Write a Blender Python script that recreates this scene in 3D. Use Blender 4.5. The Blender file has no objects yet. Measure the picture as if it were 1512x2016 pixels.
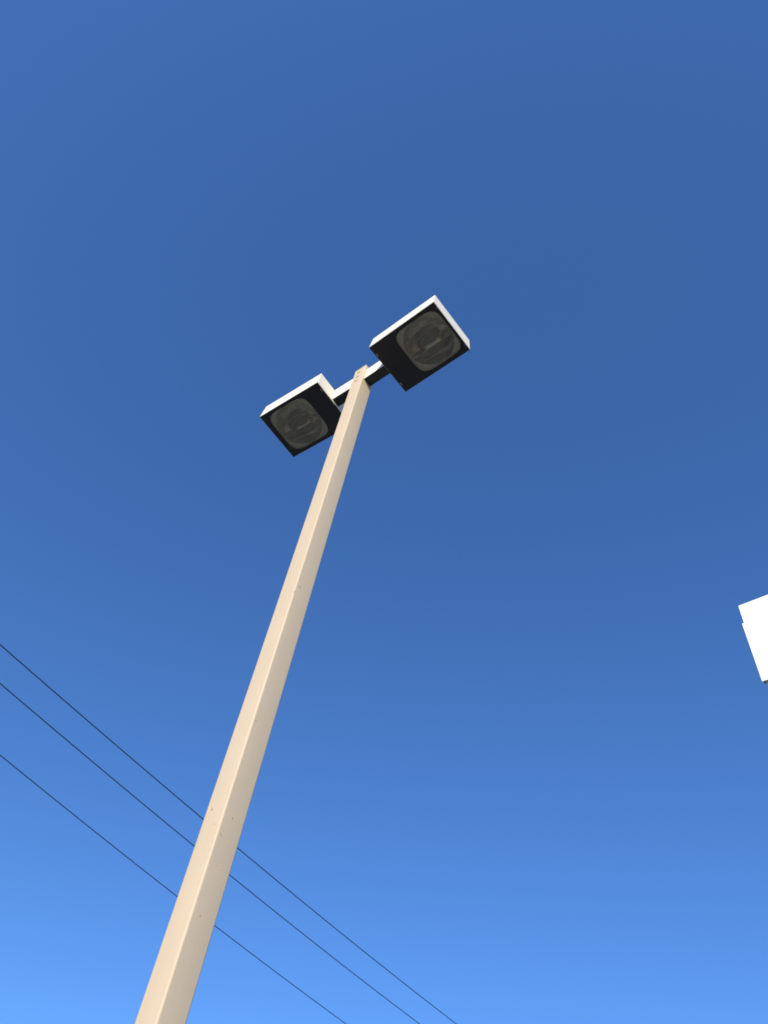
import bpy, bmesh, math, random
from mathutils import Vector, Matrix

random.seed(7)
scene = bpy.context.scene
col = scene.collection
CAM_H = 1.6                                   # eye height of the photographer

# ------------------------------------------------------------------ camera
PITCH, ROLL, F_PX = 0.9232, 0.2037, 1528.17   # measured for the 1512 x 2016 photograph
fwd = Vector((0, math.cos(PITCH), math.sin(PITCH)))
r0 = Vector((1, 0, 0)); u0 = r0.cross(fwd)
right = math.cos(ROLL) * r0 + math.sin(ROLL) * u0
upv = -math.sin(ROLL) * r0 + math.cos(ROLL) * u0
cd = bpy.data.cameras.new('camera'); cam = bpy.data.objects.new('camera', cd); col.objects.link(cam)
m = Matrix((right, upv, -fwd)).transposed().to_4x4(); m.translation = (0, 0, CAM_H)
cam.matrix_world = m
cd.sensor_fit = 'VERTICAL'; cd.sensor_height = 24.0; cd.lens = 24.0 * F_PX / 2016.0
cd.clip_start = 0.05; cd.clip_end = 4000
scene.camera = cam
scene.render.resolution_x, scene.render.resolution_y = 768, 1024

# ------------------------------------------------------------------ light
TH = -0.8147                                  # direction of the lamp arms on the ground plan
U = Vector((math.cos(TH), math.sin(TH), 0)); V = Vector((-U.y, U.x, 0))
sun_dir = (0.53 * U - 1.0 * V + Vector((0, 0, 0.688))).normalized()
SUN_EL = math.asin(sun_dir.z); SUN_AZ = math.atan2(sun_dir.x, sun_dir.y)
world = bpy.data.worlds.new('World'); scene.world = world; world.use_nodes = True
nt = world.node_tree; nt.nodes.clear()
out = nt.nodes.new('ShaderNodeOutputWorld'); bg = nt.nodes.new('ShaderNodeBackground')
sky = nt.nodes.new('ShaderNodeTexSky'); sky.sky_type = 'NISHITA'; sky.sun_disc = False
sky.sun_elevation = SUN_EL; sky.sun_rotation = SUN_AZ
sky.altitude = 300; sky.air_density = 1.0; sky.dust_density = 0.45; sky.ozone_density = 3.0
wb = nt.nodes.new('ShaderNodeMixRGB'); wb.blend_type = 'MULTIPLY'; wb.inputs[0].default_value = 1.0
wb.inputs[2].default_value = (0.405, 0.70, 1.10, 1)          # the phone's colour rendering of a clear sky, even over all of it
gm = nt.nodes.new('ShaderNodeGamma'); gm.inputs[1].default_value = 0.90
nt.links.new(sky.outputs[0], gm.inputs[0]); nt.links.new(gm.outputs[0], wb.inputs[1]); nt.links.new(wb.outputs[0], bg.inputs['Color'])
bg.inputs['Strength'].default_value = 0.15
nt.links.new(bg.outputs[0], out.inputs['Surface'])
sl = bpy.data.lights.new('sun', 'SUN'); sl.energy = 4.0; sl.angle = math.radians(0.53); sl.color = (1.0, 0.93, 0.82)
so = bpy.data.objects.new('sun', sl); col.objects.link(so)
so.rotation_euler = sun_dir.to_track_quat('Z', 'Y').to_euler(); so.location = (0, 0, 40)
scene.view_settings.view_transform = 'Standard'; scene.view_settings.look = 'None'
scene.view_settings.gamma = 1.0; scene.view_settings.use_curve_mapping = False
scene.view_settings.exposure = 0.45
scene.render.engine = 'CYCLES'
scene.cycles.filter_width = 1.8; scene.cycles.max_bounces = 10; scene.cycles.transparent_max_bounces = 12

# ------------------------------------------------------------------ materials
def mat(name, color, rough=0.5, metal=0.0, spec=0.5, noise=0.0, scale=20.0, bump=0.0, bump_scale=200.0, color2=None):
    mt = bpy.data.materials.new(name); mt.use_nodes = True
    n = mt.node_tree.nodes; l = mt.node_tree.links; b = n['Principled BSDF']
    b.inputs['Roughness'].default_value = rough; b.inputs['Metallic'].default_value = metal
    b.inputs['Specular IOR Level'].default_value = spec
    b.inputs['Base Color'].default_value = (*color, 1)
    tc = n.new('ShaderNodeTexCoord')
    if noise > 0 or color2:
        t = n.new('ShaderNodeTexNoise'); t.inputs['Scale'].default_value = scale
        t.inputs['Detail'].default_value = 6; t.inputs['Roughness'].default_value = 0.65
        l.new(tc.outputs['Object'], t.inputs['Vector'])
        cr = n.new('ShaderNodeValToRGB'); e = cr.color_ramp.elements
        c2 = color2 if color2 else tuple(c * (1 - noise) for c in color)
        e[0].position = 0.3; e[0].color = (*c2, 1); e[1].position = 0.7; e[1].color = (*color, 1)
        l.new(t.outputs['Fac'], cr.inputs['Fac']); l.new(cr.outputs['Color'], b.inputs['Base Color'])
    if bump > 0:
        t2 = n.new('ShaderNodeTexNoise'); t2.inputs['Scale'].default_value = bump_scale
        t2.inputs['Detail'].default_value = 3
        l.new(tc.outputs['Object'], t2.inputs['Vector'])
        bp = n.new('ShaderNodeBump'); bp.inputs['Strength'].default_value = bump; bp.inputs['Distance'].default_value = 0.002
        l.new(t2.outputs['Fac'], bp.inputs['Height']); l.new(bp.outputs['Normal'], b.inputs['Normal'])
    return mt

M = {}
M['white'] = mat('white_enamel', (0.88, 0.79, 0.62), 0.5, noise=0.05, scale=14, bump=0.05, bump_scale=90)
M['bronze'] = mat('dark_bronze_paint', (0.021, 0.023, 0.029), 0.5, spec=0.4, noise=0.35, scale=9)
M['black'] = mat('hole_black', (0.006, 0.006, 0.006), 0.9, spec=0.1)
M['gasket'] = mat('gasket_rubber', (0.02, 0.02, 0.02), 0.8, spec=0.2)
M['alu'] = mat('reflector_aluminium', (0.86, 0.84, 0.74), 0.16, metal=1.0, color2=(0.50, 0.49, 0.43), scale=5)  # darker blotches painted in as uneven reflections of the surroundings
M['alu_flat'] = mat('dull_aluminium_plate', (0.80, 0.78, 0.67), 0.55, metal=0.4, noise=0.15, scale=12)
M['seam'] = mat('reflector_rim', (0.92, 0.90, 0.80), 0.5, metal=0.0)
M['ceramic'] = mat('porcelain_socket', (0.85, 0.72, 0.50), 0.5, noise=0.15, scale=40)
M['steel'] = mat('latch_steel', (0.30, 0.29, 0.25), 0.6, metal=0.3)
M['galv'] = mat('galvanised_steel', (0.5, 0.5, 0.5), 0.5, metal=0.8, noise=0.2, scale=30)
M['wire'] = mat('weathered_conductor', (0.012, 0.012, 0.014), 0.7, spec=0.2)
M['concrete'] = mat('concrete', (0.38, 0.37, 0.35), 0.9, noise=0.3, scale=5, bump=0.4, bump_scale=60)
M['asphalt'] = mat('aged_asphalt', (0.205, 0.190, 0.160), 0.95, spec=0.2, noise=0.35, scale=0.8, bump=0.6, bump_scale=120)
M['line'] = mat('road_marking_paint', (0.75, 0.75, 0.72), 0.7, noise=0.25, scale=12)
M['sign'] = mat('white_sign_enamel', (0.88, 0.87, 0.84), 0.4, noise=0.03, scale=4)
M['sign_face'] = mat('white_acrylic', (0.90, 0.90, 0.88), 0.25)
M['sign_under'] = mat('pale_green_panel', (0.80, 0.90, 0.82), 0.5, noise=0.2, scale=10)

def pole_material(spots):
    mt = mat('beige_pole_paint', (0.605, 0.472, 0.314), 0.62, spec=0.3, noise=0.04, scale=4.0, bump=0.10, bump_scale=160)
    n = mt.node_tree.nodes; l = mt.node_tree.links; b = n['Principled BSDF']
    tc = n.new('ShaderNodeTexCoord')
    base = b.inputs['Base Color'].links[0].from_socket
    # fine vertical streaks of dirt that rain has left on the paint
    mp = n.new('ShaderNodeMapping'); mp.inputs['Scale'].default_value = (70, 70, 2.2)
    l.new(tc.outputs['Object'], mp.inputs['Vector'])
    st = n.new('ShaderNodeTexNoise'); st.inputs['Scale'].default_value = 1.0; st.inputs['Detail'].default_value = 5
    l.new(mp.outputs[0], st.inputs['Vector'])
    rr = n.new('ShaderNodeValToRGB'); rr.color_ramp.elements[0].position = 0.38; rr.color_ramp.elements[0].color = (0.985, 0.98, 0.97, 1)
    rr.color_ramp.elements[1].position = 0.62; rr.color_ramp.elements[1].color = (1, 1, 1, 1)
    l.new(st.outputs['Fac'], rr.inputs['Fac'])
    mx = n.new('ShaderNodeMixRGB'); mx.blend_type = 'MULTIPLY'; mx.inputs['Fac'].default_value = 1.0
    l.new(base, mx.inputs[1]); l.new(rr.outputs[0], mx.inputs[2]); cur = mx.outputs[0]
    # paint chips (positions on the shaft) with a ragged outline
    wn = n.new('ShaderNodeTexNoise'); wn.inputs['Scale'].default_value = 150; wn.inputs['Detail'].default_value = 2
    l.new(tc.outputs['Object'], wn.inputs['Vector'])
    for (x, y, z, r) in spots:
        sub = n.new('ShaderNodeVectorMath'); sub.operation = 'SUBTRACT'; sub.inputs[1].default_value = (x, y, z)
        l.new(tc.outputs['Object'], sub.inputs[0])
        ms = n.new('ShaderNodeVectorMath'); ms.operation = 'MULTIPLY'; ms.inputs[1].default_value = (1.0, 1.0, 0.55)
        l.new(sub.outputs[0], ms.inputs[0])
        ln = n.new('ShaderNodeVectorMath'); ln.operation = 'LENGTH'; l.new(ms.outputs[0], ln.inputs[0])
        ad = n.new('ShaderNodeMath'); ad.operation = 'MULTIPLY_ADD'; ad.inputs[1].default_value = 0.010; 
        l.new(wn.outputs['Fac'], ad.inputs[0]); l.new(ln.outputs['Value'], ad.inputs[2])
        lt = n.new('ShaderNodeMath'); lt.operation = 'LESS_THAN'; lt.inputs[1].default_value = r*0.85 + 0.004
        l.new(ad.outputs[0], lt.inputs[0])
        mm = n.new('ShaderNodeMixRGB'); mm.inputs[2].default_value = (0.20, 0.15, 0.10, 1)
        l.new(lt.outputs[0], mm.inputs['Fac']); l.new(cur, mm.inputs[1]); cur = mm.outputs[0]
    # pin-head specks of rust
    vo = n.new('ShaderNodeTexVoronoi'); vo.inputs['Scale'].default_value = 14
    l.new(tc.outputs['Object'], vo.inputs['Vector'])
    lt = n.new('ShaderNodeMath'); lt.operation = 'LESS_THAN'; lt.inputs[1].default_value = 0.028
    l.new(vo.outputs['Distance'], lt.inputs[0])
    fa = n.new('ShaderNodeMath'); fa.operation = 'MULTIPLY'; fa.inputs[1].default_value = 0.22
    l.new(lt.outputs[0], fa.inputs[0])
    mm = n.new('ShaderNodeMixRGB'); mm.inputs[2].default_value = (0.22, 0.16, 0.10, 1)
    l.new(fa.outputs[0], mm.inputs['Fac']); l.new(cur, mm.inputs[1])
    l.new(mm.outputs[0], b.inputs['Base Color'])
    return mt

def glass_material():
    mt = bpy.data.materials.new('dusty_lens_glass'); mt.use_nodes = True
    n = mt.node_tree.nodes; l = mt.node_tree.links; n.clear()
    o = n.new('ShaderNodeOutputMaterial'); tr = n.new('ShaderNodeBsdfTransparent'); tr.inputs[0].default_value = (0.96, 0.96, 0.93, 1)
    gl = n.new('ShaderNodeBsdfGlossy'); gl.inputs['Roughness'].default_value = 0.06
    df = n.new('ShaderNodeBsdfDiffuse'); df.inputs[0].default_value = (0.60, 0.58, 0.48, 1)
    fr = n.new('ShaderNodeFresnel'); fr.inputs[0].default_value = 1.5
    tc = n.new('ShaderNodeTexCoord'); t = n.new('ShaderNodeTexNoise'); t.inputs['Scale'].default_value = 11; t.inputs['Detail'].default_value = 7
    l.new(tc.outputs['Object'], t.inputs['Vector'])
    mr = n.new('ShaderNodeMapRange'); mr.inputs[1].default_value = 0.3; mr.inputs[2].default_value = 0.75
    mr.inputs[3].default_value = 0.11; mr.inputs[4].default_value = 0.20
    l.new(t.outputs['Fac'], mr.inputs[0])
    m1 = n.new('ShaderNodeMixShader'); l.new(mr.outputs[0], m1.inputs[0]); l.new(tr.outputs[0], m1.inputs[1]); l.new(df.outputs[0], m1.inputs[2])
    m2 = n.new('ShaderNodeMixShader'); l.new(fr.outputs[0], m2.inputs[0]); l.new(m1.outputs[0], m2.inputs[1]); l.new(gl.outputs[0], m2.inputs[2])
    l.new(m2.outputs[0], o.inputs['Surface'])
    return mt
M['glass'] = glass_material()

# ------------------------------------------------------------------ helpers
def obj(name, bm, material, parent=None, smooth=False, bevel=0.0, segs=2):
    me = bpy.data.meshes.new(name); bmesh.ops.recalc_face_normals(bm, faces=bm.faces[:]); bm.to_mesh(me); bm.free()
    for mm in (material if isinstance(material, (list, tuple)) else [material]): me.materials.append(mm)
    o = bpy.data.objects.new(name, me); col.objects.link(o)
    if parent: o.parent = parent
    if smooth:
        for p in me.polygons: p.use_smooth = True
    if bevel > 0:
        bv = o.modifiers.new('bevel', 'BEVEL'); bv.width = bevel; bv.segments = segs; bv.limit_method = 'ANGLE'
        bv.angle_limit = math.radians(40); bv.harden_normals = True
        for p in me.polygons: p.use_smooth = True
    return o

def tag(o, label=None, cat=None, group=None, kind=None):
    if label: o['label'] = label
    if cat: o['category'] = cat
    if group: o['group'] = group
    if kind: o['kind'] = kind
    return o

def box(bm, x0, x1, y0, y1, z0, z1, taper=0.0, mi=0):
    t = taper
    c = [(x0, y0, z0), (x1, y0, z0), (x1, y1, z0), (x0, y1, z0), (x0+t, y0+t, z1), (x1-t, y0+t, z1), (x1-t, y1-t, z1), (x0+t, y1-t, z1)]
    v = [bm.verts.new(p) for p in c]
    for f in ((3, 2, 1, 0), (4, 5, 6, 7), (0, 1, 5, 4), (1, 2, 6, 5), (2, 3, 7, 6), (3, 0, 4, 7)):
        fc = bm.faces.new([v[i] for i in f]); fc.material_index = mi
    return v

def cyl(bm, p0, p1, r0, r1=None, n=20):
    r1 = r0 if r1 is None else r1
    p0, p1 = Vector(p0), Vector(p1); d = (p1 - p0).normalized()
    a = d.orthogonal().normalized(); b = d.cross(a)
    A = [bm.verts.new(p0 + r0 * (math.cos(t) * a + math.sin(t) * b)) for t in [2*math.pi*i/n for i in range(n)]]
    B = [bm.verts.new(p1 + r1 * (math.cos(t) * a + math.sin(t) * b)) for t in [2*math.pi*i/n for i in range(n)]]
    for i in range(n): bm.faces.new((A[i], A[(i+1) % n], B[(i+1) % n], B[i]))
    bm.faces.new(A[::-1]); bm.faces.new(B)

def loft(bm, loops, close=True, cap=False, mi=0):
    R = [[bm.verts.new(p) for p in lp] for lp in loops]
    n = len(R[0]); faces = []
    for a, b in zip(R, R[1:]):
        for i in range(n):
            f = bm.faces.new((a[i], a[(i+1) % n], b[(i+1) % n], b[i])); f.material_index = mi; faces.append(f)
    if cap: bm.faces.new(R[0][::-1]); bm.faces.new(R[-1])
    return R

def rounded_square(h, r, z, n=6, cx=0, cy=0, hy=None):
    hy = h if hy is None else hy; P = []
    for (sx, sy, a0) in ((1, -1, -90), (1, 1, 0), (-1, 1, 90), (-1, -1, 180)):
        for i in range(n + 1):
            a = math.radians(a0 + 90 * i / n)
            P.append((cx + sx*(h-r) + r*math.cos(a), cy + sy*(hy-r) + r*math.sin(a), z))
    return P

# ------------------------------------------------------------------ ground
bm = bmesh.new()
N = 24
g = [[bm.verts.new((-1500 + 3000*i/N, -1500 + 3000*j/N, 0)) for j in range(N+1)] for i in range(N+1)]
for i in range(N):
    for j in range(N): bm.faces.new((g[i][j], g[i+1][j], g[i+1][j+1], g[i][j+1]))
tag(obj('ground', bm, M['asphalt']), kind='structure')

# ------------------------------------------------------------------ the parking lot light
PX, PY = -0.4032, 3.1572
ZT = CAM_H + 6.0645
S2 = 0.0635
root = bpy.data.objects.new('parking_lot_light', None); col.objects.link(root)
root.location = (PX, PY, 0); root.rotation_euler = (0, 0, TH); root.empty_display_size = 0.3
tag(root, 'tall square beige pole carrying two white box floodlights on short arms', 'light pole')

bm = bmesh.new(); fv = []
lp = [rounded_square(0.30, 0.30, z, 10) for z in (-0.5, 0.58)] + [rounded_square(0.285, 0.285, 0.60, 10)]
loft(bm, lp, cap=True); obj('concrete_footing', bm, M['concrete'], root)
bm = bmesh.new(); loft(bm, [rounded_square(0.14, 0.02, 0.601), rounded_square(0.14, 0.02, 0.624)], cap=True)
obj('base_plate', bm, M['galv'], root)
for sx in (-1, 1):
    for sy in (-1, 1):
        bm = bmesh.new(); cyl(bm, (sx*.105, sy*.105, .60), (sx*.105, sy*.105, .68), .011); cyl(bm, (sx*.105, sy*.105, .6245), (sx*.105, sy*.105, .645), .021, n=6)
        obj('anchor_bolt', bm, M['galv'], root)

spots = [(-.0253, -S2, 1.8173, .0055), (.0257, -S2, 1.7312, .003), (S2, -.0329, 3.2266, .006), (S2, -.0458, 2.2691, .0035), (S2, -.010, 1.7794, .0035),
         (S2, -.0412, 1.6863, .0035), (S2, -.0168, 1.5649, .003), (S2, -.0205, 1.3633, .003), (.0585, -.0585, 3.1627, .0065), (S2, -.0408, 5.7482, .0055)]
M['pole'] = pole_material([(x, y, z + CAM_H, r) for x, y, z, r in spots])
bm = bmesh.new()
RC = 0.0095
zs = [0.625, 1.2, 2, 3, 4, 5, 6, 7, 7.3, 7.46, 7.56, ZT - .004]
loft(bm, [rounded_square(S2, RC, z, 6) for z in zs], cap=True)
pole = obj('pole', bm, [M['pole'], M['black']], root)
for p in pole.data.polygons: p.use_smooth = True
try: pole.data.set_sharp_from_angle(angle=math.radians(35))
except Exception: pass
# three bolt slots cut as pockets into the solid shaft
bm = bmesh.new()
for z in (5.9936, 5.912, 5.8362):
    box(bm, -0.0235, 0.0075, -S2 - .02, -S2 + .05, CAM_H + z - .0065, CAM_H + z + .0065, mi=0)
cut = obj('cutter', bm, M['black'])
cut.matrix_world = Matrix.Translation((PX, PY, 0)) @ Matrix.Rotation(TH, 4, 'Z')
bpy.context.view_layer.update()
bo = pole.modifiers.new('slots', 'BOOLEAN'); bo.object = cut; bo.operation = 'DIFFERENCE'; bo.solver = 'EXACT'; bo.material_mode = 'TRANSFER'
dg = bpy.context.evaluated_depsgraph_get()
new = bpy.data.meshes.new_from_object(pole.evaluated_get(dg)); pole.modifiers.clear(); pole.data = new
bpy.data.objects.remove(cut)
pole.data.materials.clear(); pole.data.materials.append(M['pole']); pole.data.materials.append(M['black'])
for p in pole.data.polygons:                  # slot walls coloured black, the shade of a hollow shaft painted in
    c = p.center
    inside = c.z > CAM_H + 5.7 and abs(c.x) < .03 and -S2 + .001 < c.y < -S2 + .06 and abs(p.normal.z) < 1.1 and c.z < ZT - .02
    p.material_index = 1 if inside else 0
bm = bmesh.new()
loft(bm, [rounded_square(S2 + .001, RC, ZT - .004), rounded_square(S2 + .001, RC, ZT + .002), rounded_square(S2 - .006, RC - .003, ZT + .006)], cap=True)
obj('pole_cap', bm, M['pole'], pole)
# hand hole cover low on the shaft
bm = bmesh.new(); box(bm, -.04, .04, S2 + .0005, S2 + .004, 1.02, 1.17); obj('hand_hole_cover', bm, M['pole'], pole, bevel=.0015)

# lamp head; local x runs outwards along the arm, z = 0 is the underside of the glass door
def superellipse(cx, a, b, z, n=72, p=5.0):
    P = []
    for i in range(n):
        t = 2*math.pi*i/n; c, s = math.cos(t), math.sin(t)
        P.append((cx + a*math.copysign(abs(c)**(2/p), c), b*math.copysign(abs(s)**(2/p), s), z))
    return P
def on_rect(P, cx, x0, x1, hy, z):
    R = []
    for (x, y, _) in P:
        dx, dy = x - cx, y
        k = min((x1-cx)/dx if dx > 1e-9 else ((x0-cx)/dx if dx < -1e-9 else 1e9), hy/abs(dy) if abs(dy) > 1e-9 else 1e9)
        R.append([cx + dx*k, dy*k, z])
    for cxn, cyn in ((x0, hy), (x1, hy), (x0, -hy), (x1, -hy)):       # snap the nearest ray to each corner
        q = min(R, key=lambda r: (r[0]-cxn)**2 + (r[1]-cyn)**2); q[0], q[1] = cxn, cyn
    return [tuple(r) for r in R]

def lamp_head(x0, x1, hw, zb, zt, rot, lens_c, socket_side, label, sag):
    L = CAM_H
    # housing: tapered tray, open below
    bm = bmesh.new(); H = zt - zb; zl = 0.017 if sag else 0.0135
    v = box(bm, x0, x1, -hw, hw, zl, H, taper=0.008)
    bm.faces.ensure_lookup_table(); bmesh.ops.delete(bm, geom=[f for f in bm.faces if f.calc_center_median().z < zl + 1e-5], context='FACES_ONLY')
    hd = obj('lamp_head', bm, M['white'], root)
    s = hd.modifiers.new('wall', 'SOLIDIFY'); s.thickness = 0.004; s.offset = -1
    bv = hd.modifiers.new('bevel', 'BEVEL'); bv.width = .005; bv.segments = 3; bv.limit_method = 'ANGLE'; bv.harden_normals = True
    for p in hd.data.polygons: p.use_smooth = True
    hd.location = (0, 0, L + zb); hd.rotation_euler = (0, 0, rot); hd['label'] = label
    # dark gasket line between tray and door
    bm = bmesh.new(); A = [(x0+.005, -hw+.005), (x1-.005, -hw+.005), (x1-.005, hw-.005), (x0+.005, hw-.005)]
    B = [(x0+.02, -hw+.02), (x1-.02, -hw+.02), (x1-.02, hw-.02), (x0+.02, hw-.02)]
    loft(bm, [[(x, y, .0095) for x, y in A], [(x, y, zl + .001) for x, y in A], [(x, y, zl + .001) for x, y in B], [(x, y, .0095) for x, y in B], [(x, y, .0095) for x, y in A]])
    obj('gasket', bm, M['gasket'], hd)
    # door: dark frame with a rounded-square opening
    la, lb = 0.216, 0.216
    E0 = superellipse(lens_c, la, lb, 0.0); 
    bm = bmesh.new()
    e = .0
    R0 = on_rect(E0, lens_c, x0+e, x1-e, hw-e, 0.0); R1 = [(x, y, .006) for x, y, _ in R0]; E1 = superellipse(lens_c, la-.006, lb-.006, .005); E2 = superellipse(lens_c, la-.004, lb-.004, .009)
    R1b = on_rect(superellipse(lens_c, la, lb, .009), lens_c, x0+.006, x1-.006, hw-.006, .009)
    loft(bm, [R0, R1, R1b, E2, E1, superellipse(lens_c, la+.002, lb+.002, 0.0), R0])
    bmesh.ops.remove_doubles(bm, verts=bm.verts[:], dist=1e-5)
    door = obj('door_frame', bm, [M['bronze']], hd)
    # outer edge of the dark door, painted white for the sun on it
    bm = bmesh.new(); q = .0012
    C = [(x0-q, -hw-q), (x1+q, -hw-q), (x1+q, hw+q), (x0-q, hw+q)]; D = [(x0+.002, -hw+.002), (x1-.002, -hw+.002), (x1-.002, hw-.002), (x0+.002, hw-.002)]
    zb2 = .0006
    loft(bm, [[(x, y, zb2) for x, y in C], [(x, y, .0075) for x, y in C], [(x, y, .0075) for x, y in D], [(x, y, zb2) for x, y in D], [(x, y, zb2) for x, y in C]])
    obj('door_edge', bm, M['white'], hd)
    # glass
    bm = bmesh.new(); loft(bm, [superellipse(lens_c, la-.005, lb-.005, .0055), superellipse(lens_c, la-.005, lb-.005, .0090)], cap=True)
    obj('lens', bm, M['glass'], hd)
    # flat reflector plate with a round mouth, then a panelled bowl
    rc = lens_c + .004; RR = .209; n = 72
    circ = lambda r, z: [(rc + r*math.cos(2*math.pi*i/n), r*math.sin(2*math.pi*i/n), z) for i in range(n)]
    bm = bmesh.new()
    R = on_rect(circ(RR, .02), rc, x0+.15, x1-.012, hw-.012, .022)
    loft(bm, [R, circ(RR+.004, .022), circ(RR, .026)])
    obj('reflector_plate', bm, M['alu_flat'], hd)
    bm = bmesh.new()                                          # rolled rim of the bowl
    loft(bm, [[(rc + (RR + .0032*math.cos(t))*math.cos(2*math.pi*i/n), (RR + .0032*math.cos(t))*math.sin(2*math.pi*i/n), .0215 + .0032*math.sin(t)) for i in range(n)] for t in [2*math.pi*j/8 for j in range(9)]])
    obj('reflector_rim', bm, M['seam'], hd, smooth=True)
    bm = bmesh.new(); G = 24; K = 7; vs = {}
    for i in range(G+1):
        for j in range(K+1):
            a = -1 + 2*i/G; b = -1 + 2*j/K
            xx = a*math.sqrt(1 - b*b/2); yy = b*math.sqrt(1 - a*a/2)
            r2 = min(1, xx*xx + yy*yy)
            z = .024 + (H - .042)*(1 - r2**1.3)
            vs[i, j] = bm.verts.new((rc + xx*RR, yy*RR, z))
    for i in range(G):
        for j in range(K): bm.faces.new((vs[i, j], vs[i+1, j], vs[i+1, j+1], vs[i, j+1]))
    for f in bm.faces: f.smooth = False
    obj('reflector_bowl', bm, M['alu'], hd)
    for j in range(1, 7):                              # folded seams between the reflector panels
        bm = bmesh.new()
        for i in range(1, G-1):
            P = []
            for ii in (i, i+1):
                a = -1 + 2*ii/G; b = -1 + 2*j/K
                xx = a*math.sqrt(1 - b*b/2); yy = b*math.sqrt(1 - a*a/2); r2 = min(1, xx*xx+yy*yy)
                P.append((rc + xx*RR, yy*RR, .021 + (H-.042)*(1-r2**1.3)))
            cyl(bm, P[0], P[1], .0019, n=6)
        obj('reflector_seam', bm, M['seam'], hd)
    # lamp: porcelain socket and elongated bulb
    s = socket_side
    xs = rc + s*.165
    bm = bmesh.new(); cyl(bm, (xs, 0, .062), (xs - s*.062, 0, .062), .030, .034, 24); obj('lamp_socket', bm, M['ceramic'], hd, bevel=.003)
    bm = bmesh.new(); cyl(bm, (xs - s*.0625, 0, .062), (xs - s*.072, 0, .062), .037, .037, 24); obj('socket_collar', bm, M['black'], hd)
    bm = bmesh.new(); prof = [(.0, .017), (.02, .021), (.05, .034), (.09, .042), (.13, .040), (.16, .030), (.18, .018), (.19, .006)]
    loft(bm, [[(xs - s*(.072 + d), r*math.cos(2*math.pi*i/24), .062 + r*math.sin(2*math.pi*i/24)) for i in range(24)] for d, r in prof], cap=True)
    obj('bulb', bm, M['bulb'], hd, smooth=True)
    # latches and hinges let into the rim of the door
    for (lx, ly, w, h) in ((x0+.014, -.155, .012, .026), (x0+.014, .165, .012, .026), (x1-.008, -.19, .007, .012), (x1-.008, .188, .007, .012)):
        bm = bmesh.new(); box(bm, lx-w/2, lx+w/2, ly-h/2, ly+h/2, -.004, .001); cyl(bm, (lx, ly, -.0065), (lx, ly, -.0035), w*.3, n=10)
        obj('latch', bm, M['steel'], hd, bevel=.001)
    return hd

bmat = bpy.data.materials.new('bulb_glass'); bmat.use_nodes = True
bb = bmat.node_tree.nodes['Principled BSDF']; bb.inputs['Base Color'].default_value = (0.10, 0.10, 0.09, 1); bb.inputs['Roughness'].default_value = 0.12
bb.inputs['Specular IOR Level'].default_value = 0.7
M['bulb'] = bmat
lamp_head(0.2931, 0.9456, 0.2438, 5.7931, 5.972, -0.0244, 0.712, -1, 'lamp head nearer the camera, its lens plain and dusty', True)
lamp_head(0.2754, 0.9235, 0.2406, 5.7807, 5.9718, math.pi + 0.046, 0.668, 1, 'lamp head on the far arm, socket showing through its lens', False)

# arms: white channel with a dark underside, running from the pole to each head
for rot, xe, za, zb in ((-0.010, .300, 5.829, 6.012), (math.pi + 0.020, .284, 5.815, 5.998)):
    bm = bmesh.new(); hw = .042
    box(bm, S2 - .002, xe, -hw, hw, 0.004, zb - za)
    a = obj('arm', bm, M['white'], root, bevel=.003)
    a.location = (0, 0, CAM_H + za); a.rotation_euler = (0, 0, rot)
    bm = bmesh.new(); box(bm, S2 + .0005, xe - .001, -hw - .0005, hw + .0005, 0, .0035)  # dark plate stands in for the shadowed inside of the open channel
    obj('arm_shade_plate', bm, M['bronze'], a)

# ------------------------------------------------------------------ overhead wires
def wire(A, d, L, label, r=.0104):
    A = Vector(A); d = Vector(d).normalized(); c = .0016
    pts = []
    s0, s1, n = -26.0, L + 34.0, 80
    for i in range(n + 1):
        s = s0 + (s1 - s0)*i/n
        p = A + d*s; p.z = A.z + CAM_H + c*((s - L/2)**2 - (L/2)**2); pts.append(p)
    side = Vector((-d.y, d.x, 0)); bm = bmesh.new(); K = 8; loops = []
    for i, p in enumerate(pts):
        t = (pts[min(i+1, n)] - pts[max(i-1, 0)]).normalized(); up = side.cross(t).normalized()
        loops.append([tuple(p + r*(math.cos(2*math.pi*k/K)*side + math.sin(2*math.pi*k/K)*up)) for k in range(K)])
    loft(bm, loops, cap=True)
    o = obj('overhead_wire', bm, M['wire'], smooth=True)
    tag(o, label, 'wire', 'overhead wires behind the light pole')
wire((-6.718, 12.192, 9.5), (.6777, .7353, 0), 17.43, 'thin black overhead wire, the topmost of the three behind the pole')
wire((-6.887, 13.398, 9.5), (.6711, .7413, 0), 16.37, 'thin black overhead wire, the middle one of the three behind the pole')
wire((-7.246, 15.961, 9.5), (.6561, .7547, 0), 14.13, 'thin black overhead wire, the lowest of the three behind the pole')

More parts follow.
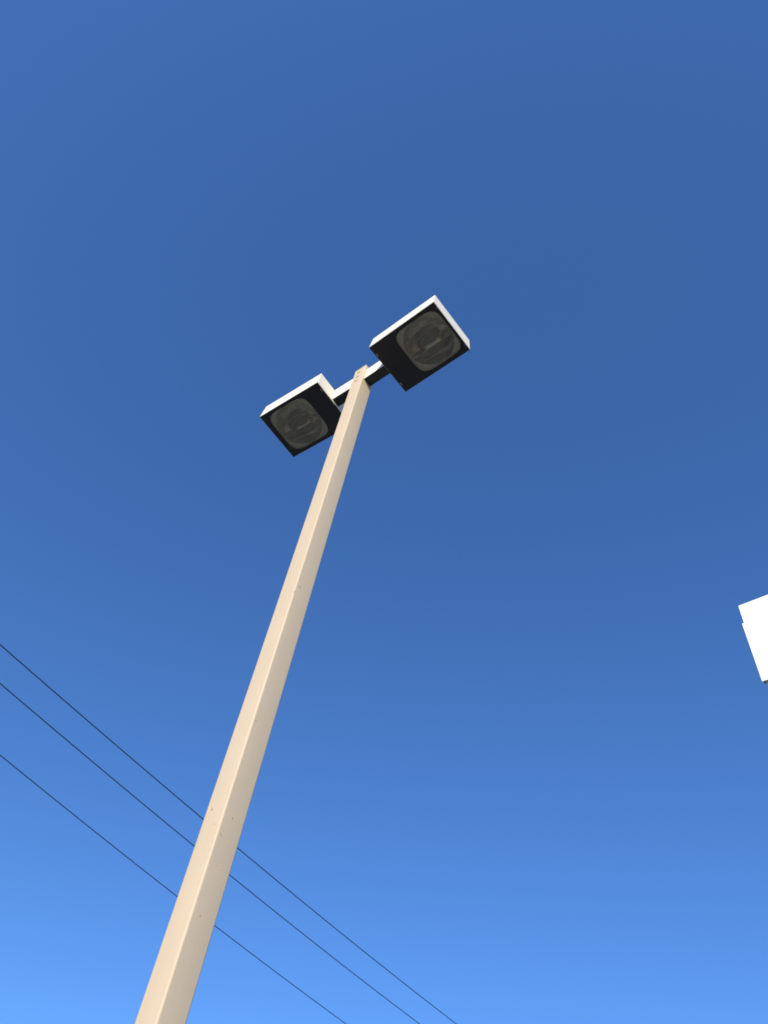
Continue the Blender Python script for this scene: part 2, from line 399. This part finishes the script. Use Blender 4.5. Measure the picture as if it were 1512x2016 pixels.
# ------------------------------------------------------------------ tall white sign cut by the right edge of the picture
sg = bpy.data.objects.new('pylon_sign', None); col.objects.link(sg)
D = 9.0; az = math.radians(36.87)
sg.location = (D*math.sin(az), D*math.cos(az), 0); sg.rotation_euler = (0, 0, TH)
tag(sg, 'corner of a tall white box sign cut off by the right edge', 'sign')
W, T = 2.6, 0.46
zb, zs_, zt = CAM_H + 7.545, CAM_H + 8.635, CAM_H + 9.015
bm = bmesh.new(); box(bm, 0.012, W - .012, .022, T, zb + .02, zs_ - .001); obj('cabinet', bm, M['sign'], sg, bevel=.008)
bm = bmesh.new(); box(bm, 0.045, W - .045, .006, .021, zb + .045, zs_ - .0005); obj('face_panel', bm, M['sign_face'], sg)
# retainer frame round the face
for (x0, x1, z0, z1) in ((0, .042, zb, zs_), (W - .042, W, zb, zs_), (.043, W - .043, zb, zb + .042)):
    bm = bmesh.new(); box(bm, x0, x1, .0005, .0215, z0, z1); obj('retainer', bm, M['sign'], sg)
bm = bmesh.new(); box(bm, .028, W - .028, .003, T - .01, zs_ + .0004, zt, taper=.004); tc_ = obj('top_cabinet', bm, M['sign'], sg)
bv = tc_.modifiers.new('bevel', 'BEVEL'); bv.width = .03; bv.segments = 3; bv.limit_method = 'WEIGHT'
at = tc_.data.attributes.new('bevel_weight_edge', 'FLOAT', 'EDGE')
for e_ in tc_.data.edges: at.data[e_.index].value = 1.0 if all(tc_.data.vertices[i].co.z > zt - .01 for i in e_.vertices) else 0.0
bm = bmesh.new(); box(bm, .03, W - .03, .05, T - .02, zb + .004, zb + .0195); obj('bottom_panel', bm, M['sign_under'], sg, bevel=.002)
bm = bmesh.new(); box(bm, .014, .03, .024, .05, zb - .012, zb + .019); obj('corner_gap_shade', bm, M['gasket'], sg)  # dark filler for the shaded gap between retainer and cabinet bottom
for x in (W*.3, W*.7):
    bm = bmesh.new(); loft(bm, [rounded_square(.11, .02, z, 4, cx=x, cy=T/2) for z in (0, zb + .003)], cap=True); obj('post', bm, M['sign'], sg)
